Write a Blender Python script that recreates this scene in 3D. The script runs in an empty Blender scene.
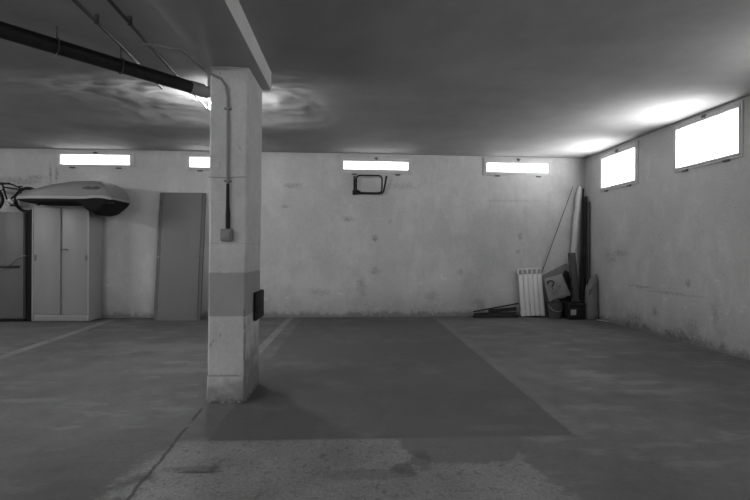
import bpy, bmesh, math, random
from mathutils import Vector, Matrix, noise
random.seed(4)
S = bpy.context.scene
C = S.collection
PI = math.pi
H = 2.72                      # ceiling height
R = math.radians

# ------------------------------------------------------------------ materials
class NG:
    """small helper to write shader maths"""
    def __init__(s, name):
        s.m = bpy.data.materials.new(name)
        s.m.use_nodes = True
        s.t = s.m.node_tree
        s.b = s.t.nodes['Principled BSDF']
        s.tc = s.t.nodes.new('ShaderNodeTexCoord').outputs['Object']
        sp = s.t.nodes.new('ShaderNodeSeparateXYZ')
        s.t.links.new(s.tc, sp.inputs[0])
        s.x, s.y, s.z = sp.outputs
    def put(s, v, sock):
        if isinstance(v, (int, float)): sock.default_value = v
        else: s.t.links.new(v, sock)
    def op(s, o, a, b=0.0, c=0.0, clamp=False):
        n = s.t.nodes.new('ShaderNodeMath'); n.operation = o; n.use_clamp = clamp
        for i, v in enumerate((a, b, c)): s.put(v, n.inputs[i])
        return n.outputs[0]
    def add(s, a, b): return s.op('ADD', a, b)
    def sub(s, a, b): return s.op('SUBTRACT', a, b)
    def mul(s, a, b): return s.op('MULTIPLY', a, b)
    def step(s, v, lo, hi, a=0.0, b=1.0):
        n = s.t.nodes.new('ShaderNodeMapRange'); n.interpolation_type = 'SMOOTHSTEP'
        s.put(v, n.inputs[0])
        for i, q in enumerate((lo, hi, a, b)): n.inputs[i + 1].default_value = q
        return n.outputs[0]
    def noise(s, scale, detail=4, rough=.55, stretch=None, seed=0.0):
        vec = s.tc
        if stretch or seed:
            mp = s.t.nodes.new('ShaderNodeMapping')
            s.t.links.new(vec, mp.inputs[0])
            if stretch: mp.inputs[3].default_value = stretch
            mp.inputs[1].default_value = (seed, seed * .7, seed * 1.3)
            vec = mp.outputs[0]
        n = s.t.nodes.new('ShaderNodeTexNoise')
        s.t.links.new(vec, n.inputs[0])
        n.inputs['Scale'].default_value = scale
        n.inputs['Detail'].default_value = detail
        n.inputs['Roughness'].default_value = rough
        return n.outputs[0]
    def mix(s, f, a, b):
        # a + f*(b-a)
        return s.add(a, s.mul(f, s.sub(b, a)))
    def ellipse(s, u, v, u0, v0, ru, rv, wob, soft=.5):
        du = s.mul(s.sub(u, u0), 1 / ru); dv = s.mul(s.sub(v, v0), 1 / rv)
        d = s.op('SQRT', s.add(s.mul(du, du), s.mul(dv, dv)))
        d = s.add(d, wob)
        return s.step(d, 1 - soft, 1 + soft, 1, 0)
    def var(s, k, amp): return s.add(1 - amp / 2, s.mul(k, amp))
    def band(s, u, lo, hi, soft=.01):
        return s.mul(s.step(u, lo - soft, lo + soft), s.step(u, hi - soft, hi + soft, 1, 0))
    def out(s, g, rough=.8, bump=None, dist=.01, strength=.5, spec=.3, metal=0.0):
        cb = s.t.nodes.new('ShaderNodeCombineColor')
        for i in range(3): s.put(g, cb.inputs[i])
        s.t.links.new(cb.outputs[0], s.b.inputs['Base Color'])
        s.put(rough, s.b.inputs['Roughness'])
        s.b.inputs['Specular IOR Level'].default_value = spec
        s.b.inputs['Metallic'].default_value = metal
        if bump is not None:
            bn = s.t.nodes.new('ShaderNodeBump')
            bn.inputs['Strength'].default_value = strength
            bn.inputs['Distance'].default_value = dist
            s.put(bump, bn.inputs['Height'])
            s.t.links.new(bn.outputs[0], s.b.inputs['Normal'])
        return s.m

def pm(name, g, rough=.6, var=.18, scale=9, metal=0.0, spec=.4, bump=.0, stretch=None):
    n = NG(name)
    k = n.noise(scale, 5, .6, stretch)
    col = n.mul(n.add(1 - var, n.mul(k, 2 * var)), g)
    return n.out(col, rough, k if bump else None, .01, bump, spec, metal)

def emat(name, strength, col=(1, 1, 1), g=.8):
    m = bpy.data.materials.new(name); m.use_nodes = True
    b = m.node_tree.nodes['Principled BSDF']
    b.inputs['Base Color'].default_value = (g, g, g, 1)
    b.inputs['Emission Color'].default_value = (*col, 1)
    b.inputs['Emission Strength'].default_value = strength
    return m

def wall_material(name, horiz, marks, g=.56):
    n = NG(name)
    u = n.x if horiz == 'x' else n.y
    lo = n.noise(.7, 3, .5); mid = n.noise(3.2, 5, .62); hi = n.noise(26, 4, .6)
    col = n.mul(n.mul(n.var(lo, .35), n.var(mid, .27)), n.var(hi, .2))
    tro = n.noise(1.6, 6, .7, (1, 1, .55), 15.0)
    col = n.mul(col, n.var(n.step(tro, .44, .6), .13))
    # worn, grubby foot of the wall
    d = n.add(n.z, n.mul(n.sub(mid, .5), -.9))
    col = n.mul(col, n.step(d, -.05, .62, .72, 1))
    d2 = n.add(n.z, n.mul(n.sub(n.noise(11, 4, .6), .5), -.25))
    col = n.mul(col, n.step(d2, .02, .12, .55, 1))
    # scuffs and flakes scattered low down
    sc = n.noise(8.5, 6, .66, (1, 1, 1.5), 3.1)
    fl = n.mul(n.step(sc, .665, .72), n.step(n.z, .25, 1.9, 1, .12))
    col = n.mul(col, n.sub(1, n.mul(fl, .38)))
    sc2 = n.noise(6.0, 6, .6, (1, 1, 2.2), 9.4)
    col = n.mul(col, n.add(1, n.mul(n.step(sc2, .62, .7), n.step(n.z, .2, 1.4, .24, .08))))
    # hairline scratches
    ln = n.noise(3.0, 3, .5, (1, 1, 4.0), 6.6)
    cr = n.step(n.op('ABSOLUTE', n.sub(ln, .5)), .0, .005, 1, 0)
    cr = n.mul(cr, n.step(n.noise(1.5, 2, .5, None, 2.2), .56, .64))
    col = n.mul(col, n.sub(1, n.mul(cr, .28)))
    wob = n.mul(n.sub(n.noise(9, 6, .8, None, 1.7), .5), 4.2)
    brk = n.step(n.noise(38, 5, .75, None, 4.4), .40, .60, .25, 1.1)
    for (a, z, ra, rz, k) in marks:
        e = n.ellipse(u, n.z, a, z, ra, rz, wob, .7)
        col = n.mul(col, n.sub(1, n.mul(n.mul(e, brk), k)))
    h = n.add(n.mul(mid, .7), n.mul(hi, .18))
    return n.out(n.mul(col, g), .85, h, .02, .35, .2)

M = {}
M['wall_back'] = wall_material('back_wall_plaster', 'x', [
    (-.083, 1.631, .10, .035, .42), (.35, 1.317, .035, .05, .5), (.61, 1.6, .03, .03, .3),
    (.133, .518, .07, .13, .35), (.35, .767, .09, .05, .3), (.854, 2.19, .25, .05, .2),
    (2.70, 1.97, .4, .02, .22), (2.84, 1.36, .035, .045, .45), (2.80, 1.10, .03, .03, .4),
    (-4.888, 2.307, .022, .14, .45), (-4.795, 2.308, .022, .14, .45), (-5.4, 2.20, .4, .05, .4),
    (-5.1, 2.27, .16, .03, .35), (-1.136, 1.83, .06, .025, .45), (-1.0, 2.17, .15, .04, .3),
    (2.14, .2, .1, .1, .35), (1.3, .35, .12, .06, .25), (-.6, .42, .16, .05, .25), (1.8, .75, .05, .04, .3)], .47)
M['wall_right'] = wall_material('right_wall_plaster', 'y', [
    (6.825, 1.02, .16, .10, .33), (6.6, 1.08, .18, .04, .3), (5.26, .737, .035, .045, .5), (5.845, .30, .05, .05, .45),
    (5.55, .58, .45, .015, .3), (6.1, .62, .30, .015, .35), (5.2, .2, .12, .08, .3), (4.85, .4, .05, .14, .25),
    (6.3, .10, .3, .09, .4), (5.4, .08, .25, .06, .45)], .47)
M['wall'] = wall_material('plain_wall_plaster', 'x', [], .47)

def ceiling_material():
    n = NG('ceiling_plaster')
    lo = n.noise(.55, 4, .6); mid = n.noise(2.2, 6, .6); hi = n.noise(30, 3, .6)
    col = n.mul(n.var(lo, .5), n.mul(n.var(mid, .3), n.var(hi, .12)))
    return n.out(n.mul(col, .36), .85, n.add(n.mul(lo, .6), n.add(n.mul(mid, .25), n.mul(hi, .03))), .05, .35, .2)
M['ceiling'] = ceiling_material()

def floor_material():
    n = NG('floor_concrete')
    lo = n.noise(.8, 5, .6); mid = n.noise(3.5, 6, .62); hi = n.noise(40, 5, .65)
    st = n.noise(2.6, 5, .6, (1, 2.6, 1), 4.0)
    base = n.mul(n.mul(n.var(lo, 1.1), n.var(mid, .7)), n.var(hi, .45))
    base = n.mul(base, n.add(1, n.mul(n.step(st, .52, .66), .28)))
    base = n.mul(base, n.step(n.x, -1.6, 1.4, .86, .92))
    wob = n.mul(n.sub(n.noise(9, 5, .7), .5), .03)
    big = n.mul(n.sub(n.noise(2.4, 6, .7, None, 2.0), .5), .9)
    xw = n.add(n.x, wob); yw = n.add(n.y, wob)
    # rough bare concrete strip in front of the bay
    rough = n.mul(n.band(n.add(n.x, big), -1.02, .95, .05), n.step(n.add(n.y, n.mul(wob, .5)), 2.60, 2.68, 1, 0))
    grain = n.noise(60, 6, .75, None, 5.0)
    pit = n.step(n.noise(22, 5, .75, None, 8.0), .36, .46, .68, 1)
    base = n.mix(rough, base, n.mul(n.mul(n.mul(n.var(grain, 1.6), pit), n.var(mid, .9)), 1.4))
    # dark screed of the bay
    bay = n.mul(n.band(xw, -.84, 1.33, .012), n.band(yw, 2.64, 7.22, .012))
    worn = n.step(n.noise(1.7, 6, .68, None, 7.0), .5, .66)
    base = n.mix(bay, base, n.mul(n.mul(n.var(mid, .4), .72), n.mul(n.var(hi, .25), n.add(1, n.mul(worn, .22)))))
    # darker floor at the front, left of the crack
    dark_left = n.mul(n.step(n.add(n.x, n.mul(big, .3)), -1.2, -1.0, 1, 0), n.step(n.add(n.y, n.mul(big, 1.2)), 2.0, 3.1, 1, 0))
    base = n.mul(base, n.sub(1, n.mul(dark_left, .24)))
    # dark smooth patch that spills over the bay's front edge
    pat = n.ellipse(n.x, n.y, .62, 2.62, .36, .34, n.mul(big, 1.1), .06)
    base = n.mix(n.mul(pat, .75), base, .74)
    # pale edge strips: bay lines of old paint
    wear = n.step(n.noise(5, 5, .7, None, 3.0), .28, .56, .3, 1)
    ln = n.mul(n.band(xw, -1.09, -.99, .012), n.step(n.y, 3.7, 3.9))
    ln = n.add(ln, n.mul(n.band(n.add(xw, n.mul(n.sub(n.y, 5.0), .08)), -3.68, -3.56, .015), n.step(n.y, 4.2, 5.2)))
    base = n.mix(n.mul(n.mul(ln, wear), .75), base, 1.75)
    l2 = n.mul(n.band(xw, 1.335, 1.43, .015), n.band(n.y, 2.6, 7.3, .02))
    base = n.mix(n.mul(l2, .35), base, 1.25)
    # long crack that runs on the line of the pillar, and a chipped drain lid
    cw = n.mul(n.sub(n.noise(5, 5, .7, None, 1.0), .5), .05)
    cx = n.op('ABSOLUTE', n.add(n.add(n.add(n.x, 1.055), n.mul(n.sub(n.y, 3.25), .055)), cw))
    crack = n.mul(n.step(cx, .003, .016, 1, 0), n.mul(n.step(n.y, 1.6, 1.8), n.step(n.y, 3.2, 3.3, 1, 0)))
    crack = n.mul(crack, n.step(n.noise(4, 3, .6, None, 12.0), .36, .46, .12, 1))
    base = n.mix(n.mul(crack, .75), base, .25)
    ragged = n.add(n.mul(big, 1.2), n.mul(n.sub(n.noise(13, 6, .75, None, 6.0), .5), 2.6))
    for (a, b, ra, rb, val, k) in ((-.76, 2.27, .10, .014, .35, .8), (-.80, 2.30, .12, .03, .55, .5), (-.70, 2.30, .02, .03, .45, .6),
                                   (.36, 2.36, .05, .10, .5, .6), (.26, 2.27, .06, .06, .5, .6), (.1, 2.22, .2, .05, .6, .45), (-1.0, 2.22, .03, .03, .4, .6),
                                   (2.05, 4.0, .16, .13, 1.55, .7), (2.2, 3.9, .12, .08, 1.5, .6), (2.4, 3.7, .2, .06, 1.5, .6), (-2.0, 5.2, .6, .2, 1.35, .5), (-1.6, 4.2, .4, .1, 1.4, .5), (-2.3, 3.4, .3, .05, 1.4, .4),
                                   (.9, 2.78, .2, .05, 1.15, .3)):
        e = n.ellipse(n.x, n.y, a, b, ra, rb, ragged, .35)
        base = n.mix(n.mul(e, k), base, val)
    # darker along the foot of the back wall
    e = n.step(n.add(n.y, n.mul(big, .2)), 7.1, 7.45, 1, .8)
    base = n.mul(base, e)
    return n.out(n.mul(base, .145), n.add(.72, n.mul(mid, .2)), n.add(mid, n.mul(n.mul(hi, n.add(.1, n.mul(rough, .9))), .6)), .012, .5, .15)
M['floor'] = floor_material()

def pillar_material():
    n = NG('pillar_paint')
    mid = n.noise(4.5, 6, .65); hi = n.noise(30, 4, .6)
    col = n.mul(n.var(mid, .55), n.var(hi, .35))
    fl = n.step(n.noise(13, 5, .7, (1, 1, .45), 2.0), .62, .70)
    col = n.mul(col, n.sub(1, n.mul(fl, .45)))
    wob = n.mul(n.sub(hi, .5), .012)
    g = n.mul(col, .45)
    zz = n.add(n.z, wob)
    g = n.mix(n.band(zz, .625, .94, .006), g, n.mul(n.var(mid, .3), .275))
    # chipped arris at the near right corner
    ar = n.mul(n.step(n.op('ABSOLUTE', n.add(n.add(n.x, .788), n.mul(n.sub(mid, .5), .02))), .003, .010, 1, 0), n.step(n.add(n.z, n.mul(n.sub(hi, .5), .9)), .55, .75, 1, 0))
    g = n.mul(g, n.sub(1, n.mul(ar, .5)))
    # worn foot: a scored line, then bare grey render
    foot = n.step(n.add(n.z, n.mul(n.sub(mid, .5), .35)), .04, .22, 1, 0)
    g = n.mix(n.mul(foot, .8), g, n.mul(n.var(hi, 1.2), .17))
    g = n.mul(g, n.sub(1, n.mul(n.mul(n.band(zz, .193, .203, .004), n.step(mid, .42, .5)), .5)))
    g = n.mul(g, n.sub(1, n.mul(n.band(zz, 1.148, 1.156, .003), .15)))
    g = n.mul(g, n.sub(1, n.mul(n.mul(n.step(zz, .0, .05, 1, 0), n.step(hi, .45, .6, 1, .2)), .6)))
    return n.out(g, .75, n.add(mid, n.mul(hi, .3)), .015, .5, .25)
M['pillar'] = pillar_material()
M['beam'] = pm('beam_flank_lit', .52, .85, .12, 4, bump=.2)
M['frame'] = pm('window_frame_paint', .5, .6, .15, 8)
M['black_iron'] = pm('black_iron', .018, .5, .3, 20, spec=.12)
M['dark_pipe'] = pm('black_pipe', .024, .5, .4, 12, spec=.2)
M['grey_pipe'] = pm('grey_plastic_pipe', .24, .45, .15, 8)
M['conduit'] = pm('conduit_steel', .04, .5, .3, 14)
M['conduit_grey'] = pm('grey_conduit', .19, .5, .2, 14)
M['switch'] = pm('switch_grey', .22, .5, .1, 20)
M['rubber'] = pm('black_rubber', .02, .6, .3, 20, spec=.12)
M['rubber2'] = pm('dark_rubber_tyre', .014, .7, .3, 20, spec=.12)
M['wardrobe'] = pm('wardrobe_laminate', .23, .45, .12, 3, stretch=(3, 3, .5))
M['wardrobe_edge'] = pm('wardrobe_edge', .30, .5, .1, 6)
M['handle_dark'] = pm('dark_handle', .10, .4, .2, 20)
M['locker'] = pm('locker_metal', .09, .5, .1, 4)
M['board_black'] = pm('gap_shade_board', .012, .8, .3, 6, spec=.12)
M['lid_plastic'] = pm('roof_box_plastic', .17, .5, .12, 3)
M['rim_plastic'] = pm('roof_box_rim', .3, .5, .1, 6)
M['tub_plastic'] = pm('roof_box_dark_base', .014, .85, .2, 6, spec=.12)
M['door'] = pm('door_board', .155, .55, .08, 3, stretch=(4, 4, .4))
M['door_edge'] = pm('door_edge', .11, .6, .15, 8)
M['radiator'] = pm('radiator_enamel', .62, .35, .05, 6)
M['radiator_dark'] = pm('radiator_gap', .28, .5, .15, 10)
M['sack'] = pm('paper_sack', .2, .75, .3, 9, bump=.3)
M['ink'] = pm('black_ink', .02, .7, .2, 20)
M['ink_grey'] = pm('faded_ink', .12, .7, .2, 20)
M['bucket'] = pm('grey_bucket', .05, .55, .15, 7)
M['tube_dark'] = pm('charcoal_tube', .045, .5, .2, 8)
M['roll_white'] = pm('white_roll', .5, .5, .12, 10)
M['pole_dark'] = pm('dark_pole', .025, .55, .4, 12, spec=.12)
M['pole_grey'] = pm('grey_dark_pole', .05, .55, .3, 12)
M['stick'] = pm('thin_cane', .09, .6, .3, 20)
M['card'] = pm('grey_board', .2, .8, .15, 6)
M['bag_grey'] = pm('grey_sackcloth', .17, .8, .25, 11, bump=.4)
M['toolbox'] = pm('black_plastic', .018, .5, .3, 12, spec=.12)
M['label_pale'] = pm('pale_label', .32, .6, .15, 12)
M['plank'] = pm('dark_timber', .02, .8, .5, 7, stretch=(.6, 6, 6))
M['bin'] = pm('black_bin_bag', .012, .5, .3, 10, spec=.12)
M['steel'] = pm('worn_steel', .35, .4, .2, 20, metal=.6)
M['white_stick'] = pm('pale_stick', .45, .6, .1, 20)
M['cable'] = pm('grey_cable', .2, .5, .2, 20)
M['chrome'] = pm('pale_hub', .22, .4, .2, 20)
M['pane_back'] = emat('frosted_pane_lit_by_day', 2.6)
M['pane_right'] = emat('frosted_pane_bright_day', 4.2)
M['fill_light'] = emat('fill_tube', 105)
M['fill_light_left'] = emat('fill_tube_left', 170)
M['globe_light'] = emat('lamp_globe', 165)
M['housing'] = pm('lamp_housing', .6, .5, .05, 6)

# ------------------------------------------------------------------ mesh helpers
def merge(bm, t, mat=None, fn=None):
    if mat is not None: bmesh.ops.transform(t, matrix=mat, verts=t.verts)
    if fn:
        for v in t.verts: v.co = Vector(fn(*v.co))
    me = bpy.data.meshes.new('tmp'); t.to_mesh(me); t.free(); bm.from_mesh(me); bpy.data.meshes.remove(me)

def box(bm, x0, x1, y0, y1, z0, z1, bev=0.0, mat=None, fn=None, seg=2):
    t = bmesh.new(); bmesh.ops.create_cube(t, size=1)
    for v in t.verts:
        v.co = Vector(((x0 + x1) / 2 + v.co.x * (x1 - x0), (y0 + y1) / 2 + v.co.y * (y1 - y0), (z0 + z1) / 2 + v.co.z * (z1 - z0)))
    if bev: bmesh.ops.bevel(t, geom=t.edges[:], offset=bev, segments=seg, affect='EDGES', profile=.5)
    merge(bm, t, mat, fn); return bm

def tube(bm, pts, r, n=10, closed=False, caps=True, mat=None, fn=None):
    t = bmesh.new(); pts = [Vector(p) for p in pts]; rs = r if isinstance(r, (list, tuple)) else [r] * len(pts)
    N = len(pts); rings = []; up = None
    for i, p in enumerate(pts):
        a = pts[(i - 1) % N] if (closed or i) else p
        b = pts[(i + 1) % N] if (closed or i < N - 1) else p
        d = (b - a).normalized()
        if up is None:
            up = Vector((0, 0, 1)) if abs(d.z) < .9 else Vector((0, 1, 0))
        s = d.cross(up).normalized(); up = s.cross(d).normalized()
        rings.append([t.verts.new(p + rs[i] * (math.cos(2 * PI * k / n) * s + math.sin(2 * PI * k / n) * up)) for k in range(n)])
    for i in range(N if closed else N - 1):
        A, B = rings[i], rings[(i + 1) % N]
        for k in range(n): t.faces.new((A[k], A[(k + 1) % n], B[(k + 1) % n], B[k]))
    if caps and not closed: t.faces.new(rings[0][::-1]); t.faces.new(rings[-1])
    merge(bm, t, mat, fn); return bm

def lathe(bm, prof, cx, cy, n=28, mat=None):
    t = bmesh.new(); rings = []
    for (r, z) in prof:
        rings.append([t.verts.new((cx + max(r, .0005) * math.cos(2 * PI * k / n), cy + max(r, .0005) * math.sin(2 * PI * k / n), z)) for k in range(n)])
    for A, B in zip(rings, rings[1:]):
        for k in range(n): t.faces.new((A[k], A[(k + 1) % n], B[(k + 1) % n], B[k]))
    t.faces.new(rings[0][::-1]); t.faces.new(rings[-1])
    merge(bm, t, mat); return bm

def prism(bm, poly, y0, y1, mat=None, fn=None, bev=0.0):
    """polygon in (x, z) pushed from y0 to y1"""
    t = bmesh.new()
    a = [t.verts.new((x, y0, z)) for x, z in poly]; b = [t.verts.new((x, y1, z)) for x, z in poly]
    t.faces.new(a); t.faces.new(b[::-1]); N = len(poly)
    for i in range(N): t.faces.new((a[(i + 1) % N], a[i], b[i], b[(i + 1) % N]))
    if bev: bmesh.ops.bevel(t, geom=t.edges[:], offset=bev, segments=2, affect='EDGES', profile=.5)
    merge(bm, t, mat, fn); return bm

def loft(bm, secs, caps=True, mat=None):
    t = bmesh.new(); rings = [[t.verts.new(p) for p in s] for s in secs]; n = len(secs[0])
    for A, B in zip(rings, rings[1:]):
        for k in range(n): t.faces.new((A[k], A[(k + 1) % n], B[(k + 1) % n], B[k]))
    if caps: t.faces.new(rings[0][::-1]); t.faces.new(rings[-1])
    merge(bm, t, mat); return bm

def arc(c, r, a0, a1, n, ax='xz', y=0.0):
    out = []
    for i in range(n + 1):
        a = R(a0 + (a1 - a0) * i / n); u, v = c[0] + r * math.cos(a), c[1] + r * math.sin(a)
        out.append((u, y, v) if ax == 'xz' else (u, v, y))
    return out

W = {}     # world origin of every object
def obj(name, bm, mat, parent=None, smooth=40, origin=None):
    o_at = W[parent.name] if parent else Vector(origin or (0, 0, 0))
    bmesh.ops.recalc_face_normals(bm, faces=bm.faces[:])
    me = bpy.data.meshes.new(name)
    bmesh.ops.translate(bm, verts=bm.verts, vec=-o_at)
    bm.to_mesh(me); bm.free()
    if smooth:
        for p in me.polygons: p.use_smooth = True
        me.set_sharp_from_angle(angle=R(smooth))
    me.materials.append(M[mat])
    o = bpy.data.objects.new(name, me); C.objects.link(o)
    if parent: o.parent = parent
    else: o.location = o_at
    W[o.name] = o_at.copy()
    return o

def tag(o, label, cat, group=None):
    o['label'] = label; o['category'] = cat
    if group: o['group'] = group
    return o
def thing(name, label, cat, loc, group=None):
    o = bpy.data.objects.new(name, None); C.objects.link(o); o.location = loc
    o.empty_display_size = .1
    W[o.name] = Vector(loc)
    return tag(o, label, cat, group)
def struct(name, bm, mat, smooth=0, label=None):
    o = obj(name, bm, mat, None, smooth); o['kind'] = 'structure'
    if label: o['label'] = label
    return o
B = bmesh.new

# ------------------------------------------------------------------ setting
def on_back(s, n, z): return (s, 7.48 + .035 * max(0, s) - n, z)     # back wall: s along it, n out of it
def on_right(s, n, z): return (4.114 - .015 * s - n, s, z)           # right wall

def wall(fn, s0, s1, cuts, holes, thick=.28, z1=H + .08, dense=False):
    bm = B()
    S_ = sorted({s0, s1, *cuts, *[h[0] for h in holes], *[h[1] for h in holes]})
    Z_ = sorted({-.05, z1, *[h[2] for h in holes], *[h[3] for h in holes]})
    def solid(i, j):
        if not (0 <= i < len(S_) - 1 and 0 <= j < len(Z_) - 1): return False
        a, b = (S_[i] + S_[i + 1]) / 2, (Z_[j] + Z_[j + 1]) / 2
        return not any(h[0] < a < h[1] and h[2] < b < h[3] for h in holes)
    V = {}
    def v(i, j, k):
        key = (i, j, k)
        if key not in V: V[key] = bm.verts.new(fn(S_[i], 0 if k == 0 else -thick, Z_[j]))
        return V[key]
    for i in range(len(S_) - 1):
        for j in range(len(Z_) - 1):
            if not solid(i, j): continue
            for k in (0, 1): bm.faces.new((v(i, j, k), v(i + 1, j, k), v(i + 1, j + 1, k), v(i, j + 1, k)))
            if not solid(i - 1, j): bm.faces.new((v(i, j, 0), v(i, j + 1, 0), v(i, j + 1, 1), v(i, j, 1)))
            if not solid(i + 1, j): bm.faces.new((v(i + 1, j, 0), v(i + 1, j + 1, 0), v(i + 1, j + 1, 1), v(i + 1, j, 1)))
            if not solid(i, j - 1): bm.faces.new((v(i, j, 0), v(i + 1, j, 0), v(i + 1, j, 1), v(i, j, 1)))
            if not solid(i, j + 1): bm.faces.new((v(i, j + 1, 0), v(i + 1, j + 1, 0), v(i + 1, j + 1, 1), v(i, j + 1, 1)))
    return bm

# windows: outer rectangle and glass rectangle on their wall (s0, s1, z0, z1)
BACK_WIN = [((-4.78, -3.565, 2.43, 2.69), (-4.73, -3.63, 2.475, 2.64)),
            ((-2.755, -1.54, 2.405, 2.685), (-2.69, -1.59, 2.455, 2.625)),
            ((-.235, .965, 2.38, 2.665), (-.182, .904, 2.455, 2.595)),
            ((2.19, 3.40, 2.395, 2.695), (2.243, 3.335, 2.455, 2.615))]
RIGHT_WIN = [((6.19, 7.155, 2.08, 2.675), (6.245, 7.10, 2.132, 2.605)),
             ((4.50, 5.495, 2.105, 2.695), (4.54, 5.45, 2.148, 2.632)),
             ((2.40, 3.395, 2.105, 2.695), (2.44, 3.35, 2.148, 2.632)),  # this one and the next are unseen, added to brighten the near ceiling
             ((.30, 1.295, 2.105, 2.695), (.34, 1.25, 2.148, 2.632))]
struct('wall_back', wall(on_back, -9.3, 4.4, (0,), [g for o, g in BACK_WIN]), 'wall_back')
struct('wall_right', wall(on_right, -10.0, 7.9, (), [g for o, g in RIGHT_WIN]), 'wall_right')
struct('wall_left', box(B(), -9.28, -9.0, -10, 7.6, -.05, H + .08), 'wall')
struct('wall_rear', box(B(), -9.3, 4.4, -10.28, -10.0, -.05, H + .08), 'wall')
struct('floor', box(B(), -9.3, 4.5, -10.3, 8.0, -.2, 0), 'floor')

def ceil_z(x, y):
    def ss(a, b, t):
        t = max(0, min(1, (t - a) / (b - a))); return t * t * (3 - 2 * t)
    low = (1 - ss(3.75, 5.0, y)) * (1 - ss(-.2, 1.6, x))
    z = H - .14 * low
    near = ss(3.7, 4.3, y) * (1 - ss(5.5, 5.95, y)) * ss(-3.6, -2.6, x) * (1 - ss(-.6, -.1, x))
    p = Vector((x * 2.1, y * 2.6, .3))
    z += near * (.020 * noise.noise(p) + .018 * noise.noise(p * 2.7) + .013 * noise.noise(p * 7) + .012)
    z -= .06 * ss(5.35, 5.85, y) * (1 - ss(6.1, 7.1, y)) * ss(-4.6, -3.2, x) * (1 - ss(-.7, .3, x))
    edge = min(1, max(0, (7.2 - y) / .6))
    z += edge * .012 * noise.noise(Vector((x * .6, y * .6, 2)))
    return z
def grid_lines(a, b, fa, fb, coarse, fine):
    out = []; t = a
    while t < fa: out.append(t); t += coarse
    t = fa
    while t < fb: out.append(t); t += fine
    t = fb
    while t < b: out.append(t); t += coarse
    return out + [b]
bm = B()
gx = grid_lines(-9.3, 4.45, -3.6, 0, .3, .045); gy = grid_lines(-10.2, 7.95, 3.4, 6.1, .3, .045)
vs = [[bm.verts.new((x, y, ceil_z(x, y))) for y in gy] for x in gx]
for i in range(len(gx) - 1):
    for j in range(len(gy) - 1):
        bm.faces.new((vs[i][j], vs[i][j + 1], vs[i + 1][j + 1], vs[i + 1][j]))
top = bmesh.ops.extrude_face_region(bm, geom=bm.faces[:])
for e in top['geom']:
    if isinstance(e, bmesh.types.BMVert): e.co.z = H + .25
struct('ceiling', bm, 'ceiling', 50)

# beam and pillar
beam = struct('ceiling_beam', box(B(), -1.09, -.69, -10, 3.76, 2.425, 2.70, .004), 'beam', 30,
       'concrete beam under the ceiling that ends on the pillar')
beam.data.materials.append(M['ceiling'])                       # flanks coloured lighter for the window light on them, soffit in ceiling tone
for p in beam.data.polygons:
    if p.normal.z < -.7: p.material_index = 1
bm = B()
secs = []
for z in [0, .05, .1, .15, .196, .2, .3, .5, .62, .8, .94, 1.2, 1.6, 2.0, 2.425]:
    t = max(0, (.2 - z) / .2)
    g = .0 if z > .196 else .006 + .004 * t
    x0, x1, y0, y1 = -1.054 + .014 * z / 2.4 - g * .5, -.783 + .018 * z / 2.4, 3.29 - g, 3.78
    c = .014
    sec = []
    P = [(x0 + c, y0), (x0 + .15, y0), (x1 - c, y0), (x1, y0 + c), (x1, y0 + .24), (x1, y1 - c), (x1 - c, y1), (x0 + .15, y1), (x0 + c, y1), (x0, y1 - c), (x0, y0 + .24), (x0, y0 + c)]
    for (x, y) in P:
        q = Vector((x * 9, y * 9, z * 7))
        sec.append((x + .004 * noise.noise(q), y + .004 * noise.noise(q + Vector((5, 5, 5))), z))
    secs.append(sec)
loft(bm, secs)
struct('pillar', bm, 'pillar', 35, 'whitewashed square concrete pillar with a grey painted band')

# windows
def window(k, fn, out, gl, pane, hopper):
    s0, s1, z0, z1 = out; a0, a1, b0, b1 = gl
    e = bpy.data.objects.new('window_%d' % k, None); C.objects.link(e)
    loc = Vector(fn((s0 + s1) / 2, 0, z0)); e.location = loc; W[e.name] = loc; e['kind'] = 'structure'
    d0, d1 = -.05, .022
    def ring(s0, s1, z0, z1, a0, a1, b0, b1, n0, n1, bv):
        bm = B()
        for q in ((s0, a0, z0, z1), (a1, s1, z0, z1), (a0, a1, b1, z1), (a0, a1, z0, b0)):
            box(bm, q[0], q[1], n0, n1, q[2], q[3], bv, fn=fn)
        return bm
    m = .018 if not hopper else .022
    obj('outer_frame', ring(s0, s1, z0, z1, s0 + m, s1 - m, z0 + m, z1 - m, .001, .016, .003), 'frame', e)
    obj('sash', ring(s0 + m + .002, s1 - m - .002, z0 + m + .002, z1 - m - .002, a0 + .004, a1 - .004, b0 + .004, b1 - .004, .001, d1, .004), 'frame', e)
    obj('pane', box(B(), a0 + .001, a1 - .001, -.045, -.035, b0 + .001, b1 - .001, fn=fn), pane, e)
    sc = (s0 + s1) / 2
    bm = B(); box(bm, sc - .03, sc + .03, .02, .032, z1 - .035, z1 - .008, .003, fn=fn); box(bm, sc - .012, sc + .012, .02, .05, z1 - .055, z1 - .02, .004, fn=fn)
    obj('latch', bm, 'handle_dark', e)
    for f in (.2, .8):
        s = s0 + (s1 - s0) * f
        bm = B(); box(bm, s - .04, s + .04, .004, .026, z0 - .018, z0 + .006, .004, fn=fn); tube(bm, [(s - .04, .024, z0 - .008), (s + .04, .024, z0 - .008)], .007, 8, fn=fn)
        obj('hinge', bm, 'handle_dark', e)
for i, (o, g) in enumerate(BACK_WIN): window(i + 1, on_back, o, g, 'pane_back', False)
for i, (o, g) in enumerate(RIGHT_WIN): window(i + 5, on_right, o, g, 'pane_right', True)

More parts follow.
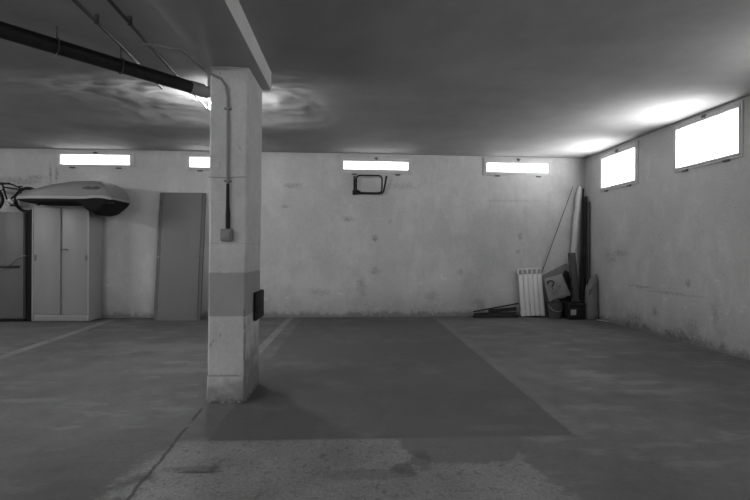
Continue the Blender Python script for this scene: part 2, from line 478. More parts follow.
# daylight thrown up through the right-hand windows, two of them unseen additions, from the bright ground outside
for (s0, s1, z0, z1) in [g for o, g in RIGHT_WIN]:
    L = bpy.data.lights.new('window_daylight', 'AREA'); L.shape = 'RECTANGLE'; L.size = s1 - s0 - .04; L.size_y = .24
    L.energy = 4.3 if s0 > 4 else 2.6; L.spread = R(112)
    lo = bpy.data.objects.new('window_daylight', L); C.objects.link(lo)
    p = Vector(on_right((s0 + s1) / 2, .14, z0 + .10)); lo.location = p
    d = Vector((-math.cos(R(36)), .22, math.sin(R(36)))).normalized()
    zax = -d; yax = zax.cross(Vector((0, 1, 0))).normalized(); xax = yax.cross(zax)
    lo.rotation_euler = Matrix((xax, yax, zax)).transposed().to_euler()

# ------------------------------------------------------------------ pipes, wiring, lamps
t = thing('drain_pipe', 'thick black drain pipe slung under the ceiling', 'pipe', (-1.9, 3.3, 2.45))
p0, p1 = Vector((-3.05, 2.13, 2.448)), Vector((-1.23, 3.95, 2.448))
dv = (Vector((-1.264, 3.884, 0)) - Vector((-2.17, 2.866, 0))).normalized()
p1 = Vector((-1.30, 3.845, 2.448)); p0 = p1 - dv * 2.6
obj('pipe_run', tube(B(), [p0, p1], .05, 24), 'dark_pipe', t)
q = p1
bend = [q, q + dv * .06, q + dv * .1 + Vector((0, 0, .015)), q + dv * .125 + Vector((0, 0, .05)), q + dv * .13 + Vector((0, 0, .2))]
obj('elbow', tube(B(), bend, .05, 20), 'grey_pipe', t)
obj('coupling', tube(B(), [p1 - dv * .085, p1 - dv * .08, p1 + dv * .03, p1 + dv * .035], [.052, .056, .056, .052], 24), 'grey_pipe', t)
for d in (.62, 1.02, 1.35, 2.1):
    c = p1 - dv * d; sd = Vector((-dv.y, dv.x, 0))
    bm = B(); tube(bm, [c + sd * .055 * math.cos(a) + Vector((0, 0, .055 * math.sin(a))) for a in [2 * PI * k / 20 for k in range(20)]], .006, 6, True)
    tube(bm, [c + Vector((0, 0, .055)), c + Vector((0, 0, .16))], .004, 6)
    obj('hanger', bm, 'conduit', t)

def strap(bm, x, y, z, r): box(bm, x - r - .012, x + r + .012, y - .012, y + .012, z - r * .2, z + r + .03, .002)
for k, (x, x2, lab, y1) in enumerate(((-1.605, -1.70, 'thin conduit under the ceiling, the farther left of the two that cross the black pipe', 4.05),
                                  (-1.40, -1.50, 'thin conduit under the ceiling that runs on to the lamp behind the pillar', 4.62))):
    t = thing('conduit', lab, 'conduit', (x, 3, 2.53), 'conduits under the ceiling')
    zz = 2.53 if k == 0 else 2.525
    pts = [(x, .6, zz), (x, 2.6, zz), (x - .03, 3.2, zz), (x2, y1, zz if k == 0 else zz + .02)]
    obj('tube', tube(B(), pts, .011, 10), 'conduit', t)
    for y in (1.2, 2.9):
        px = x if y < 2.6 else x - .015
        obj('saddle_clip', box(B(), px - .014, px + .014, y - .007, y + .007, zz - .012, zz + .045, .002), 'conduit', t)
t = thing('branch_conduit', 'grey conduit that crosses the beam and drops down the pillar to the switch box', 'conduit', (-.91, 3.28, 1.25))
z0 = 2.415
path = [(-1.44, 3.14, 2.50), (-1.40, 3.135, 2.50), (-1.33, 3.10, 2.485), (-1.24, 3.03, 2.44), (-1.18, 2.98, z0 - .008), (-1.13, 3.0, z0 - .008), (-1.115, 3.08, z0 - .008),
        (-1.105, 3.20, z0 - .008), (-1.085, 3.27, z0 - .014), (-1.02, 3.283, z0 - .055), (-.96, 3.284, 2.335), (-.925, 3.284, 2.28), (-.912, 3.284, 2.20), (-.91, 3.284, 1.56)]
obj('tube', tube(B(), path, .0095, 10), 'conduit_grey', t)
obj('black_sleeve', tube(B(), [(-.91, 3.285, 1.58), (-.91, 3.285, 1.43), (-.908, 3.284, 1.36), (-.908, 3.284, 1.25)], [.011, .012, .017, .016], 10), 'black_iron', t)
for z in (2.12, 1.60): obj('saddle_clip', box(B(), -.935, -.885, 3.270, 3.297, z - .008, z + .008, .003), 'conduit_grey', t)
tag(obj('pillar_wire', tube(B(), [(-1.05, 3.292, 1.628), (-.98, 3.289, 1.625), (-.9, 3.269, 1.622), (-.83, 3.289, 1.63), (-.78, 3.291, 1.632)],   .003, 6), 'conduit_grey', None, origin=(-.9, 3.29, 1.62)),
    'thin dark wire stretched across the pillar front', 'wire')
t = thing('switch_box', 'small square grey switch box on the pillar front', 'switch', (-.913, 3.285, 1.17))
obj('back_box', box(B(), -.957, -.87, 3.262, 3.294, 1.168, 1.255, .006), 'conduit_grey', t)
obj('rocker', box(B(), -.943, -.884, 3.252, 3.268, 1.184, 1.242, .004), 'switch', t)
bm = B()
box(bm, -.776, -.752, 3.52, 3.80, .555, .775, .006); box(bm, -.79, -.752, 3.785, 3.815, .555, .775, .006)
for z in (.665,): box(bm, -.754, -.748, 3.525, 3.795, z - .004, z + .004, .002)
tag(obj('corner_bumper', bm, 'rubber', None, origin=(-.77, 3.65, .575)), 'black rubber bumper pad on the right side of the pillar', 'bumper')

# bulkhead lamp behind the pillar
cz = ceil_z(-1.425, 4.68)
t = thing('globe_lamp', 'lit round lamp under the ceiling behind the pillar', 'lamp', (-1.425, 4.68, cz))
obj('lamp_base', lathe(B(), [(.07, cz + .02), (.075, cz - .02), (.06, cz - .03), (.016, cz - .034), (.016, cz - .06), (.045, cz - .063), (.05, cz - .08), (.0, cz - .08)], -1.425, 4.68), 'housing', t)
obj('lamp_globe', lathe(B(), [(.0, cz - .081), (.045, cz - .082), (.062, cz - .12), (.06, cz - .155), (.04, cz - .19), (.0, cz - .20)], -1.425, 4.68), 'globe_light', t)

# unseen tube lamps, added as fill light for the room
def fill_batten(x, y, lab, mat='fill_light', alongx=True):
    z = ceil_z(x, y)
    t = thing('fill_batten_lamp', lab, 'lamp', (x, y, z), 'added fill tubes')
    def f(a, b, c): return (x + a, y + b, c) if alongx else (x + b, y + a, c)
    obj('housing', box(B(), -.63, .63, -.04, .04, z - .06, z + .004, .006, fn=f), 'housing', t)
    obj('tube', tube(B(), [(-.6, 0, z - .12), (.6, 0, z - .12)], .02, 12, fn=f), mat, t)
    for s in (-1, 1): obj('end_cap', box(B(), s * .615 - .016, s * .615 + .016, -.025, .025, z - .145, z - .055, .004, fn=f), 'housing', t)
for (x, y, ax, lab) in ((-5.2, -2.2, True, 'added fill tube out of view behind the viewer, left'), (-2.6, -6.4, True, 'added fill tube out of view near the rear wall'),
                    (1.6, -2.2, True, 'added fill tube out of view behind the viewer, right'), (-7.0, 4.2, False, 'added fill tube out of view far to the left of the wardrobe'), (-4.4, 1.0, False, 'added fill tube out of view left of the viewer')):
    fill_batten(x, y, lab, 'fill_light' if x > -4 else 'fill_light_left', ax)

# ------------------------------------------------------------------ left group: locker, bicycle, wardrobe, roof box, door
t = thing('metal_locker', 'grey double-door metal locker left of the wardrobe, with a bicycle on top', 'locker', (-5.4, 7.05, 0))
y0, y1 = 7.06, 7.42
obj('body', box(B(), -5.80, -5.0, y0 + .02, y1, .045, 1.665, .004), 'locker', t)
obj('plinth', box(B(), -5.78, -5.02, y0 + .04, y1 - .02, .0, .046, .002), 'board_black', t)
for (a, b) in ((-5.795, -5.362), (-5.356, -5.005)):
    d = obj('door', box(B(), a, b, y0, y0 + .022, .06, 1.655, .004), 'locker', t)
obj('locking_bar', box(B(), -5.44, -5.06, y0 - .03, y0 + .002, .825, .85, .003), 'black_iron', t)
bm = B(); box(bm, -5.41, -5.37, y0 - .045, y0 - .02, .76, .81, .006); tube(bm, arc((-5.39, .81), .015, 0, 180, 8, y=y0 - .032), .004, 6)
obj('padlock', bm, 'steel', t)
cab = [(-5.36, y0 - .02, .79), (-5.30, y0 - .025, .80), (-5.2, y0 - .02, .87), (-5.1, y0 - .015, .96), (-5.02, y0 - .012, 1.00), (-4.95, y0 - .006, 1.005)]
bm = tube(B(), cab, .006, 8)
tube(bm, [(-5.36, y0 - .02, .79), (-5.25, y0 - .03, .80), (-5.12, y0 - .02, .865), (-5.0, y0 - .01, .885)], .004, 6)
obj('lock_cable', bm, 'cable', t)

tag(obj('gap_shade_board', box(B(), -4.992, -4.905, 7.10, 7.44, 0, 1.68, .004), 'board_black', None, origin=(-4.95, 7.27, 0)),  # panel added to stand for the deep shade of the gap
    'black panel standing for the deep shade in the gap between locker and wardrobe', 'board')

# small bicycle standing on the locker
by, bz, r = 7.24, 1.667, .205
t = thing('bicycle', 'small black bicycle standing on top of the metal locker', 'bicycle', (-5.35, by, bz))
wx = (-5.07, -5.63)
for k, x in enumerate(wx):
    w = obj('wheel', tube(B(), arc((x, bz + r), r - .02, 0, 360, 40, y=by)[:-1], .02, 10, True), 'rubber2', t)
    bm = B(); tube(bm, arc((x, bz + r), r - .042, 0, 360, 32, y=by)[:-1], .008, 6, True)
    obj('rim', bm, 'black_iron', w)
    bm = B()
    for q in range(14):
        a = 2 * PI * q / 14
        tube(bm, [(x, by + (.015 if q % 2 else -.015), bz + r), (x + (r - .04) * math.cos(a), by, bz + r + (r - .04) * math.sin(a))], .0015, 4)
    obj('spokes', bm, 'steel', w)
    obj('hub', tube(B(), [(x, by - .04, bz + r), (x, by + .04, bz + r)], .014, 10), 'chrome', w)
A = (wx[0], by, bz + r); Z = (wx[1], by, bz + r); bb = (-5.37, by, bz + .17); seat = (-5.44, by, bz + .40); head = (-5.17, by, bz + .36)
bm = B()
for a, b, rr in ((bb, seat, .012), (bb, head, .014), (seat, head, .012)): tube(bm, [a, b], rr, 8)
for s in (-.03, .03):
    tube(bm, [bb, (Z[0], by + s, Z[2])], .008, 6); tube(bm, [(seat[0], by, seat[2] - .03), (Z[0], by + s, Z[2])], .007, 6)
obj('bicycle_frame', bm, 'black_iron', t)
bm = B()
for s in (-.035, .035): tube(bm, [(head[0], by + s, head[2] - .06), (A[0] - .02, by + s, A[2] + .05), (A[0], by + s, A[2])], .009, 6)
tube(bm, [(head[0], by - .035, head[2] - .06), (head[0], by + .035, head[2] - .06)], .01, 6)
tube(bm, [(head[0] + .01, by, head[2] - .07), (head[0] - .03, by, head[2] + .05)], .013, 8)
obj('fork', bm, 'black_iron', t)
obj('handlebar', tube(B(), [(-5.26, by - .17, bz + .43), (-5.23, by - .1, bz + .43), (-5.23, by, bz + .405), (-5.23, by + .1, bz + .43), (-5.26, by + .13, bz + .43)], .011, 8), 'black_iron', t)
bm = B(); loft(bm, [[(seat[0] + .1, by + d * .012, seat[2] + .06 + e * .01) for d, e in ((-1, -1), (1, -1), (1, 1), (-1, 1))],
                    [(seat[0] + .0, by + d * .03, seat[2] + .055 + e * .015) for d, e in ((-1, -1), (1, -1), (1, 1), (-1, 1))],
                    [(seat[0] - .1, by + d * .06, seat[2] + .06 + e * .02) for d, e in ((-1, -1), (1, -1), (1, 1), (-1, 1))]])
tube(bm, [seat, (seat[0] - .01, by, seat[2] + .05)], .011, 8)
obj('saddle', bm, 'rubber', t)
bm = lathe(B(), [(.0, -.006), (.062, -.006), (.066, 0), (.062, .006), (.0, .006)], 0, 0, 24, Matrix.Translation((bb[0] + .06, by - .05, bb[2] - .02)) @ Matrix.Rotation(R(90), 4, 'X'))
obj('chainring', bm, 'chrome', t)
bm = B(); tube(bm, [(bb[0] + .06, by - .065, bb[2] - .02), (bb[0] + .15, by - .07, bb[2] - .06)], .008, 6); box(bm, bb[0] + .12, bb[0] + .19, by - .13, by - .07, bb[2] - .075, bb[2] - .055, .005)
obj('crank', bm, 'black_iron', t)
obj('crank', tube(B(), [(bb[0] + .06, by + .05, bb[2] - .02), (bb[0] - .03, by + .055, bb[2] + .02)], .008, 6), 'black_iron', t)

# wardrobe
t = thing('wardrobe', 'pale two-door sliding wardrobe under the roof box', 'wardrobe', (-4.46, 7.25, 0))
x0, x1, y0, y1, zt = -4.875, -4.035, 7.05, 7.42, 1.768
bm = B()
box(bm, x0, x0 + .02, y0, y1, 0.012, zt, .002); box(bm, x1 - .02, x1, y0, y1, 0.012, zt, .002)
box(bm, x0, x1, y0, y1, zt - .02, zt, .002); box(bm, x0 + .02, x1 - .02, y1 - .01, y1, .1, zt - .02); box(bm, x0 + .02, x1 - .02, y0 + .01, y1, .085, .105, .001)
obj('carcass', bm, 'wardrobe_edge', t)
bm = B(); box(bm, x0 + .021, x1 - .021, y0 + .012, y0 + .03, .012, .10, .002)
obj('plinth', bm, 'wardrobe', t)
for x in (x0 + .05, x1 - .05):
    for y in (y0 + .05, y1 - .05): obj('foot', tube(B(), [(x, y, 0), (x, y, .014)], .02, 10), 'board_black', t)
xm = -4.455
d1 = obj('door', box(B(), x0 + .022, xm - .004, y0 + .006, y0 + .022, .112, zt - .024, .002), 'wardrobe', t)
d2 = obj('door', box(B(), xm - .012, x1 - .022, y0 + .026, y0 + .042, .112, zt - .024, .002), 'wardrobe', t)
for d, x, y in ((d1, x0 + .05, y0 + .004), (d2, x1 - .05, y0 + .024)):
    bm = lathe(B(), [(.0, -.004), (.017, -.004), (.02, .0), (.017, .003), (.0, .003)], 0, 0, 20, Matrix.Translation((x, y, .975)) @ Matrix.Rotation(R(90), 4, 'X') @ Matrix.Diagonal((1, 2.6, 1, 1)))
    obj('finger_pull', bm, 'handle_dark', d)
obj('latch_hook', tube(B(), [(-4.455, y0 - .004, 1.095), (-4.42, y0 - .012, 1.098), (-4.37, y0 - .008, 1.108), (-4.355, y0 + .02, 1.10)], .007, 8), 'handle_dark', t)

# roof box: lid, rim and dark lower shell swept along x
yc, hw = 7.05, .33
def interp(tab, x):
    for (a, b), (c, d) in zip(tab, tab[1:]):
        if x <= c:
            f = (x - a) / (c - a); f = f * f * (3 - 2 * f) * .35 + f * .65; return b + (d - b) * f
    return tab[-1][1]
X0, X1 = -5.01, -3.555
rimz = [(X0, 1.868), (-4.6, 1.866), (-4.1, 1.862), (-3.9, 1.864), (-3.78, 1.878), (-3.66, 1.876), (X1, 1.858)]
topz = [(X0, 1.885), (-4.85, 1.955), (-4.69, 2.00), (-4.40, 2.075), (-4.10, 2.122), (-3.82, 2.132), (-3.72, 2.12), (-3.65, 2.075), (-3.59, 1.99), (X1, 1.88)]
botz = [(X0, 1.84), (-4.85, 1.795), (-4.7, 1.775), (-4.045, 1.775), (-3.98, 1.74), (-3.90, 1.66), (-3.82, 1.62), (-3.74, 1.64), (-3.64, 1.73), (X1, 1.83)]
wid = [(X0, .12), (-4.93, .21), (-4.7, .29), (-4.3, hw), (-3.75, hw), (-3.66, .33), (-3.60, .32), (X1, .27)]
xs = [X0 + (X1 - X0) * i / 60 for i in range(61)]
def half(x, z_from, z_to, up, n=14):
    w = interp(wid, x); out = []
    for i in range(n + 1):
        a = PI * i / n; c, s = math.cos(a), math.sin(a)
        e = .42
        out.append((x, yc - w * math.copysign(abs(c) ** e, c), z_from + (z_to - z_from) * abs(s) ** e))
    return out
t = thing('roof_box', 'grey car roof box lying on top of the wardrobe', 'roof box', (-4.3, yc, 1.77))
obj('lid', loft(B(), [half(x, interp(rimz, x) + .012, interp(topz, x), True) for x in xs]), 'lid_plastic', t, 50)
obj('lower_shell', loft(B(), [half(x, interp(rimz, x) - .012, interp(botz, x), False) for x in xs]), 'tub_plastic', t, 50)
def rimsec(x):
    w = interp(wid, x) + .012; z = interp(rimz, x)
    return [(x, yc - w, z - .024), (x, yc - w - .004, z), (x, yc - w, z + .014), (x, yc + w, z + .014), (x, yc + w + .004, z), (x, yc + w, z - .024)]
obj('rim', loft(B(), [rimsec(x) for x in xs]), 'rim_plastic', t, 30)
def on_lid(x, z):                  # y of the near flank of the lid
    w = interp(wid, x); a, b = interp(rimz, x) + .012, interp(topz, x)
    s = min(1, max(0, (z - a) / (b - a))) ** (1 / .42); c = math.sqrt(max(0, 1 - s * s))
    return yc - w * c ** .42
bm = B()
EX = .26
pts = [(-4.20, 2.0), (-4.12, 2.025), (-4.06, 2.01), (-4.0, 2.025), (-3.94, 2.005), (-4.0, 1.985), (-4.1, 1.99)]
tube(bm, [(x + EX, on_lid(x + EX, z) - .001, z) for x, z in pts], .009, 6, True)
tube(bm, [(x + EX, on_lid(x + EX, z) - .001, z) for x, z in ((-4.17, 2.0), (-4.08, 2.006), (-3.98, 2.005))], .009, 6)
obj('emblem', bm, 'handle_dark', t)
bm = B(); box(bm, -3.66, -3.50, yc - .30, yc - .27, 1.775, 1.80, .006)
obj('catch', bm, 'rubber', t)

# leaning door
Lean = Matrix.Translation((-2.765, 7.165, 0)) @ Matrix.Rotation(R(-6.6), 4, 'X')
t = thing('leaning_door', 'grey door panel leaning against the back wall left of the pillar', 'door', (-2.765, 7.165, 0))
obj('leaf', box(B(), -.305, .31, 0, .035, .002, 2.045, .004, mat=Lean), 'door', t)
bm = B(); box(bm, -.36, -.308, .006, .05, .004, 2.045, .004, mat=Lean); obj('left_stile', bm, 'door_edge', t)
bm = B(); box(bm, .312, .362, .01, .05, .004, 2.045, .004, mat=Lean); obj('right_stile', bm, 'door_edge', t)
for (x, z, r) in ((.265, 1.0, .013), (-.33, 1.0, .012)):
    bm = lathe(B(), [(.0, -.012), (r, -.012), (r * 1.1, 0), (.0, .0)], 0, 0, 14, Lean @ Matrix.Translation((x, -.004 if x > 0 else .002, z)) @ Matrix.Rotation(R(-90), 4, 'X'))
    obj('knob', bm, 'handle_dark' if x > 0 else 'steel', t)
bm = B()
for z in (.2, 1.86): box(bm, -.345, -.30, -.004, .01, z - .04, z + .04, .002, mat=Lean)
obj('hinge_plate', bm, 'locker', t)

# ------------------------------------------------------------------ wall rack under the third window
t = thing('wall_rack', 'black tubular folding rack mounted on the back wall under a window', 'rack', (.27, 7.44, 2.05))
def loopxz(x0, x1, z0, z1, r, yA, yB):
    out = []
    for (cx, cz, a0) in ((x1 - r, z1 - r, 0), (x0 + r, z1 - r, 90), (x0 + r, z0 + r, 180), (x1 - r, z0 + r, 270)):
        for k in range(7):
            a = R(a0 + 15 * k); z = cz + r * math.sin(a)
            out.append((cx + r * math.cos(a), yA + (yB - yA) * (z - z0) / (z1 - z0), z))
    return out
obj('hoop', tube(B(), loopxz(.035, .455, 2.062, 2.34, .06, 7.42, 7.37), .0125, 10, True), 'black_iron', t)
bm = box(B(), -.015, .022, 7.445, 7.482, 2.03, 2.335, .004); box(bm, -.03, .06, 7.40, 7.47, 2.035, 2.10, .01)
obj('bracket', bm, 'black_iron', t)
obj('prong', tube(B(), [(.04, 7.43, 2.055), (.42, 7.42, 2.052), (.465, 7.415, 2.065), (.485, 7.41, 2.10), (.53, 7.36, 2.335)], [.013, .013, .014, .015, .015], 10), 'black_iron', t)
obj('stay', tube(B(), [(.04, 7.43, 2.11), (.10, 7.40, 2.07)], .012, 8), 'black_iron', t)
for z in (2.07, 2.3):
    obj('bolt', tube(B(), [(.003, 7.44, z), (.003, 7.448, z)], .009, 6), 'steel', t)

# ------------------------------------------------------------------ corner pile
Y = lambda x: 7.48 + .035 * max(0, x)          # back wall there
# radiator leaning on the wall
RM = Matrix.Translation((2.80, 7.40, .018)) @ Matrix.Rotation(R(-6), 4, 'X') @ Matrix.Rotation(R(-2.6), 4, 'Y')
t = thing('radiator', 'pale five-column radiator section leaning on the back wall', 'radiator', (2.9, 7.34, 0))
n, cw, hh = 5, .082, .80
for i in range(n):
    a = i * cw
    bm = B(); box(bm, a + .003, a + cw - .003, 0, .02, .0, hh - .10, .008, mat=RM)
    box(bm, a + .034, a + cw - .034, .018, .085, .02, hh - .04, .004, mat=RM)
    box(bm, a + .006, a + cw - .006, .02, .085, .03, .09, .01, mat=RM); box(bm, a + .006, a + cw - .006, .022, .085, hh - .09, hh - .03, .01, mat=RM)
    box(bm, a + .003, a + cw - .003, -.004, .03, hh - .022, hh, .006, mat=RM)
    box(bm, a + .002, a + .014, -.002, .03, hh - .1, hh - .01, .003, mat=RM); box(bm, a + cw - .014, a + cw - .002, -.002, .03, hh - .1, hh - .01, .003, mat=RM)
    obj('column', bm, 'radiator', t)
    obj('grille', box(B(), a + .015, a + cw - .015, .008, .02, hh - .098, hh - .024, .002, mat=RM), 'radiator_dark', t)

# dark timbers on the floor left of the radiator
for k, (a, b, w, lab) in enumerate((((1.98, 7.40, .02), (2.75, 7.43, .02), .02, 'dark timber lying on the floor along the wall, bottom one of the pile'),
                                    ((2.0, 7.425, .058), (2.72, 7.445, .07), .016, 'dark timber second up in the pile left of the radiator'),
                                    ((2.25, 7.415, .106), (2.73, 7.445, .144), .028, 'thick dark timber lying on the pile behind the radiator'),
                                    ((1.99, 7.42, .095), (2.78, 7.468, .228), .011, 'thin dark lath slanting up over the pile to the radiator'))):
    a, b = Vector(a), Vector(b); d = (b - a); L = d.length
    m = Matrix.Translation(a) @ d.to_track_quat('X', 'Z').to_matrix().to_4x4()
    tag(obj('dark_timber', box(B(), 0, L, -.035 + .01 * k, .02, -w, w, .004, mat=m), 'plank', None, origin=a), lab, 'timber', 'dark timbers beside the radiator')

# board leaning behind the sack
t_ = prism(B(), [(0, 0), (.50, 0), (.50, .90), (.46, .90), (0, .67)], 0, .012, mat=Matrix.Translation((3.17, 7.52, 0)) @ Matrix.Rotation(R(-4), 4, 'X'))
tag(obj('grey_board', t_, 'card', None, origin=(3.4, 7.5, 0)), 'grey board with a slanted top leaning on the wall behind the printed sack', 'board')
# dark bin bag heap behind
bm = B(); bmesh.ops.create_icosphere(bm, subdivisions=4, radius=1)
for v in bm.verts:
    p = v.co.copy(); k = 1 + .16 * noise.noise(p * 1.8) + .07 * noise.noise(p * 5)
    v.co = Vector((3.58 + p.x * k * .10, 7.46 + p.y * k * .06, max(0, .36 + p.z * k * .42)))
tag(obj('bin_bag', bm, 'bin', None, origin=(3.58, 7.46, 0)), 'black bin bag slumped in the corner behind the tube', 'bag')
# bucket
t = thing('bucket', 'dark grey bucket under the printed sack', 'bucket', (3.345, 7.34, 0))
obj('bucket_body', lathe(B(), [(.10, 0), (.105, .005), (.12, .25), (.125, .255), (.125, .265), (.118, .265), (.114, .25), (.098, .012), (.0, .012)], 3.345, 7.34, 32), 'bucket', t)
obj('bail_handle', tube(B(), [(3.345 + .127 * math.cos(a), 7.34 - .127 * math.sin(a) * .95, .24 - .12 * math.sin(a)) for a in [PI * k / 16 for k in range(17)]], .004, 6), 'steel', t)
# printed sack propped over the bucket
SM = Matrix.Translation((3.365, 7.33, .50)) @ Matrix.Rotation(R(-14), 4, 'X') @ Matrix.Rotation(R(-12), 4, 'Y')
bm = B(); t = bmesh.new()
NX, NZ = 18, 20
outl = [(-.20, -.20), (.20, -.17), (.165, .21), (-.17, .19)]
for sgn in (-1, 1):
    g = []
    for i in range(NX + 1):
        row = []
        for j in range(NZ + 1):
            u, v = i / NX, j / NZ
            x = (outl[0][0] * (1 - u) + outl[1][0] * u) * (1 - v) + (outl[3][0] * (1 - u) + outl[2][0] * u) * v
            z = (outl[0][1] * (1 - u) + outl[1][1] * u) * (1 - v) + (outl[3][1] * (1 - u) + outl[2][1] * u) * v
            e = (1 - (2 * u - 1) ** 4) * (1 - (2 * v - 1) ** 4)
            q = Vector((x * 9, z * 9, sgn * 3))
            y = sgn * (.004 + .05 * e ** .7) + .014 * e * noise.noise(q) + .006 * noise.noise(q * 3) * e
            x += .008 * noise.noise(Vector((z * 12, u * 2, 7))); z += .012 * noise.noise(Vector((x * 11, v * 2, 4)))
            row.append(t.verts.new((x, y, z)))
        g.append(row)
    for i in range(NX):
        for j in range(NZ): t.faces.new((g[i][j], g[i + 1][j], g[i + 1][j + 1], g[i][j + 1]))
bmesh.ops.remove_doubles(t, verts=t.verts, dist=.009)
merge(bm, t, SM)
sack = obj('printed_sack', bm, 'sack', None, 60, origin=(3.365, 7.33, .29))
tag(sack, 'crumpled pale sack printed with a black question mark, on the bucket', 'sack')
def ink(pts, r, name, mat='ink'):
    return obj(name, tube(B(), [(x, -.060 - .001 * (i % 2), z) for i, (x, z) in enumerate(pts)], r, 8, mat=SM), mat, sack)
ink([(-.10 - .0 + .055 * math.cos(R(a)), .095 + .04 * math.sin(R(a))) for a in range(190, -60, -15)] + [(-.085, .05), (-.095, .035), (-.095, .02)], .011, 'printed_question_mark')
ink([(-.098, .0), (-.088, -.002)], .012, 'printed_dot')
ink([(.01 + .03 * math.cos(R(a)), .0 + .022 * math.sin(R(a))) for a in range(180, -80, -20)] + [(.01, -.03)], .006, 'printed_small_mark', 'ink_grey')
for z in (-.045, -.075, -.10): ink([(-.14, z), (-.10, z + .004), (-.06, z), (-.02, z + .003)], .004, 'printed_line', 'ink_grey')

# black tool box with pale label
t = thing('tool_box', 'low black tool box with a pale square label', 'box', (3.64, 7.24, 0))
obj('box_body', box(B(), 3.48, 3.75, 7.14, 7.34, .0, .215, .012), 'toolbox', t)
obj('box_lid', box(B(), 3.474, 3.756, 7.13, 7.35, .214, .272, .012), 'toolbox', t)
obj('pale_label', box(B(), 3.515, 3.605, 7.134, 7.142, .075, .165, .002), 'label_pale', t)
obj('carry_handle', tube(B(), [(3.68, 7.16, .27), (3.685, 7.16, .295), (3.75, 7.16, .295), (3.755, 7.16, .27)], .008, 8), 'toolbox', t)
# charcoal tube standing on the tool box
a, b = Vector((3.685, 7.27, .284)), Vector((3.64, 7.38, 1.08)); d = (b - a).normalized()
bm = tube(B(), [a, a + d * .004, b - d * .004, b], [.052, .055, .058, .055], 28)
tag(obj('charcoal_tube', bm, 'tube_dark', None, origin=a), 'thick dark grey tube standing on the tool box', 'tube')
# white roll
pts = [(3.765, 7.52, .0), (3.752, 7.525, .6), (3.752, 7.53, 1.1), (3.788, 7.535, 1.55), (3.80, 7.54, 1.72), (3.825, 7.545, 1.82), (3.84, 7.55, 2.05), (3.865, 7.555, 2.17), (3.875, 7.56, 2.215)]
bm = tube(B(), pts, [.042, .044, .046, .05, .05, .043, .047, .038, .024], 18)
tag(obj('white_roll', bm, 'roll_white', None, origin=pts[0]), 'tall white roll of sheeting leaning in the corner', 'roll')
# dark poles
for k, (a, b, r0, r1, mt, lab) in enumerate((((3.84, 7.45, .0), (3.928, 7.55, 2.19), .02, .014, 'pole_dark', 'slim black pole close beside the white roll, tallest of the dark poles'),
                                  ((3.898, 7.45, .0), (3.952, 7.515, 2.05), .027, .022, 'pole_dark', 'thick black pole in the middle of the corner'),
                                  ((3.957, 7.42, .0), (3.972, 7.45, 1.95), .024, .024, 'pole_grey', 'dark grey pole nearest the right wall, a little shorter than its neighbours'))):
    a, b = Vector(a), Vector(b); d = (b - a).normalized()
    bm = tube(B(), [a, a.lerp(b, .3), a.lerp(b, .7), b - d * .01, b], [r0, r0, (r0 + r1) / 2, r1, r1 * .7], 14)
    tag(obj('dark_pole', bm, mt, None, origin=a), lab, 'pole', 'dark poles in the corner')
# thin cane
a, b = Vector((3.02, 7.40, .02)), Vector((3.76, 7.575, 2.23))
a = b + (Vector((3.17, 7.525, .67)) - b) * 1.42
a.z = max(a.z, .006)
tag(obj('thin_cane', tube(B(), [a, b], [.008, .006], 8), 'stick', None, origin=a), 'thin dark cane leaning diagonally across the back wall', 'cane')
# long grey sack by the right wall with a knotted strap
t = thing('tall_sack', 'tall grey sack with a knotted strap slumped against the right wall', 'sack', (3.86, 7.1, 0))
secs = []
prof = [(0, .085, .07), (.02, .10, .085), (.15, .103, .09), (.3, .10, .085), (.45, .10, .08), (.55, .095, .07), (.62, .08, .055), (.67, .065, .035), (.70, .055, .02)]
for z, rx, ry in prof:
    cx = 3.888 + .02 * z + (.02 if z > .6 else 0)
    secs.append([(cx + rx * math.cos(a) * (1 + .10 * noise.noise(Vector((math.cos(a) * 2, math.sin(a) * 2, z * 6)))), 7.20 + .03 * z + ry * math.sin(a) * (1 + .14 * noise.noise(Vector((math.cos(a) * 3, math.sin(a) * 3, z * 9 + 4)))), z + (.05 * math.cos(a) if z > .6 else 0)) for a in [2 * PI * k / 32 for k in range(32)]])
obj('sack_body', loft(B(), secs), 'bag_grey', t, 60)
bm = tube(B(), [(3.83, 7.14, .49), (3.80, 7.125, .455), (3.785, 7.12, .43), (3.77, 7.12, .42)], [.012, .02, .018, .01], 10)
tube(bm, [(3.80, 7.125, .455), (3.785, 7.115, .475), (3.77, 7.115, .465)], [.012, .015, .008], 8)
tube(bm, [(3.83, 7.14, .49), (3.86, 7.14, .55), (3.92, 7.15, .60), (3.95, 7.17, .64)], .01, 8)
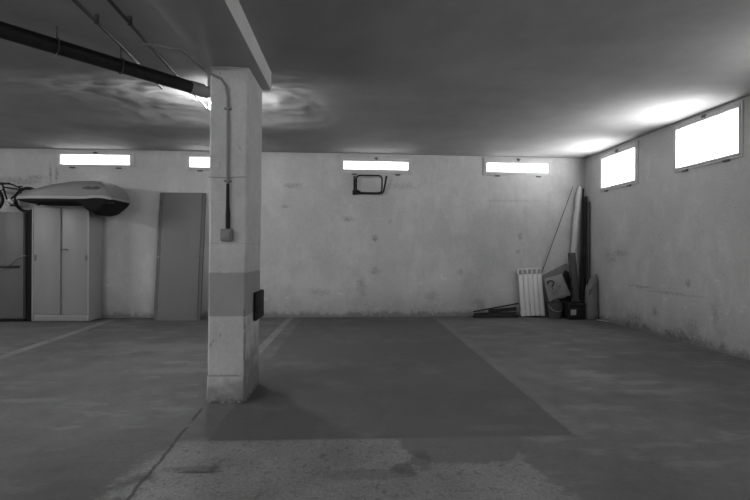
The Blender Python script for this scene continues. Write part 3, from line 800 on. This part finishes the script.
obj('knotted_strap', bm, 'sack', t)
bm = box(B(), 3.985, 4.0, 7.22, 7.36, 0, .70, .004)
tag(obj('narrow_board', bm, 'board_black', None, origin=(3.97, 7.1, 0)), 'narrow black board standing between the tall sack and the right wall', 'board')
# little bottle neck / post tops behind the sack
bm = lathe(B(), [(.03, 0), (.035, .02), (.035, .62), (.018, .68), (.016, .75), (.02, .755), (.02, .78), (.0, .78)], 3.83, 7.37, 18)
tag(obj('dark_canister', bm, 'pole_dark', None, origin=(3.83, 7.37, 0)), 'tall dark canister with a narrow neck behind the tall sack', 'canister')
# pale stick on the floor
tag(obj('pale_stick', tube(B(), [(3.90, 7.05, .012), (3.985, 6.92, .009)], .006, 8), 'white_stick', None, origin=(3.83, 6.95, 0)), 'pale stick lying on the floor in front of the tall sack', 'stick')
tag(obj('pale_stick', tube(B(), [(3.95, 7.02, .01), (3.998, 6.9, .008)], .005, 8), 'white_stick', None, origin=(3.9, 6.92, 0)), 'shorter pale stick on the floor at the foot of the right wall', 'stick')

# ------------------------------------------------------------------ world, camera
w = bpy.data.worlds.new('world'); S.world = w; w.use_nodes = True
w.node_tree.nodes['Background'].inputs[0].default_value = (.5, .5, .5, 1)
w.node_tree.nodes['Background'].inputs[1].default_value = .6
cam = bpy.data.cameras.new('camera'); co = bpy.data.objects.new('camera', cam); C.objects.link(co)
cam.sensor_width = 36; cam.lens = 450 / 750 * 36; cam.clip_start = .05; cam.shift_y = 1.1 / 750
co.location = (0, 0, 1.1)
yaw = math.atan(21 / 450)
co.rotation_euler = (Matrix.Rotation(-yaw, 3, 'Z') @ Matrix.Rotation(R(90), 3, 'X') @ Matrix.Rotation(R(.25), 3, 'Z')).to_euler()
S.camera = co
S.view_settings.view_transform = 'Standard'; S.view_settings.look = 'None'
S.view_settings.exposure = .99; S.view_settings.gamma = 1; S.view_settings.use_curve_mapping = False
try:
    S.cycles.use_denoising = True; S.cycles.max_bounces = 8; S.cycles.diffuse_bounces = 6
except Exception: pass
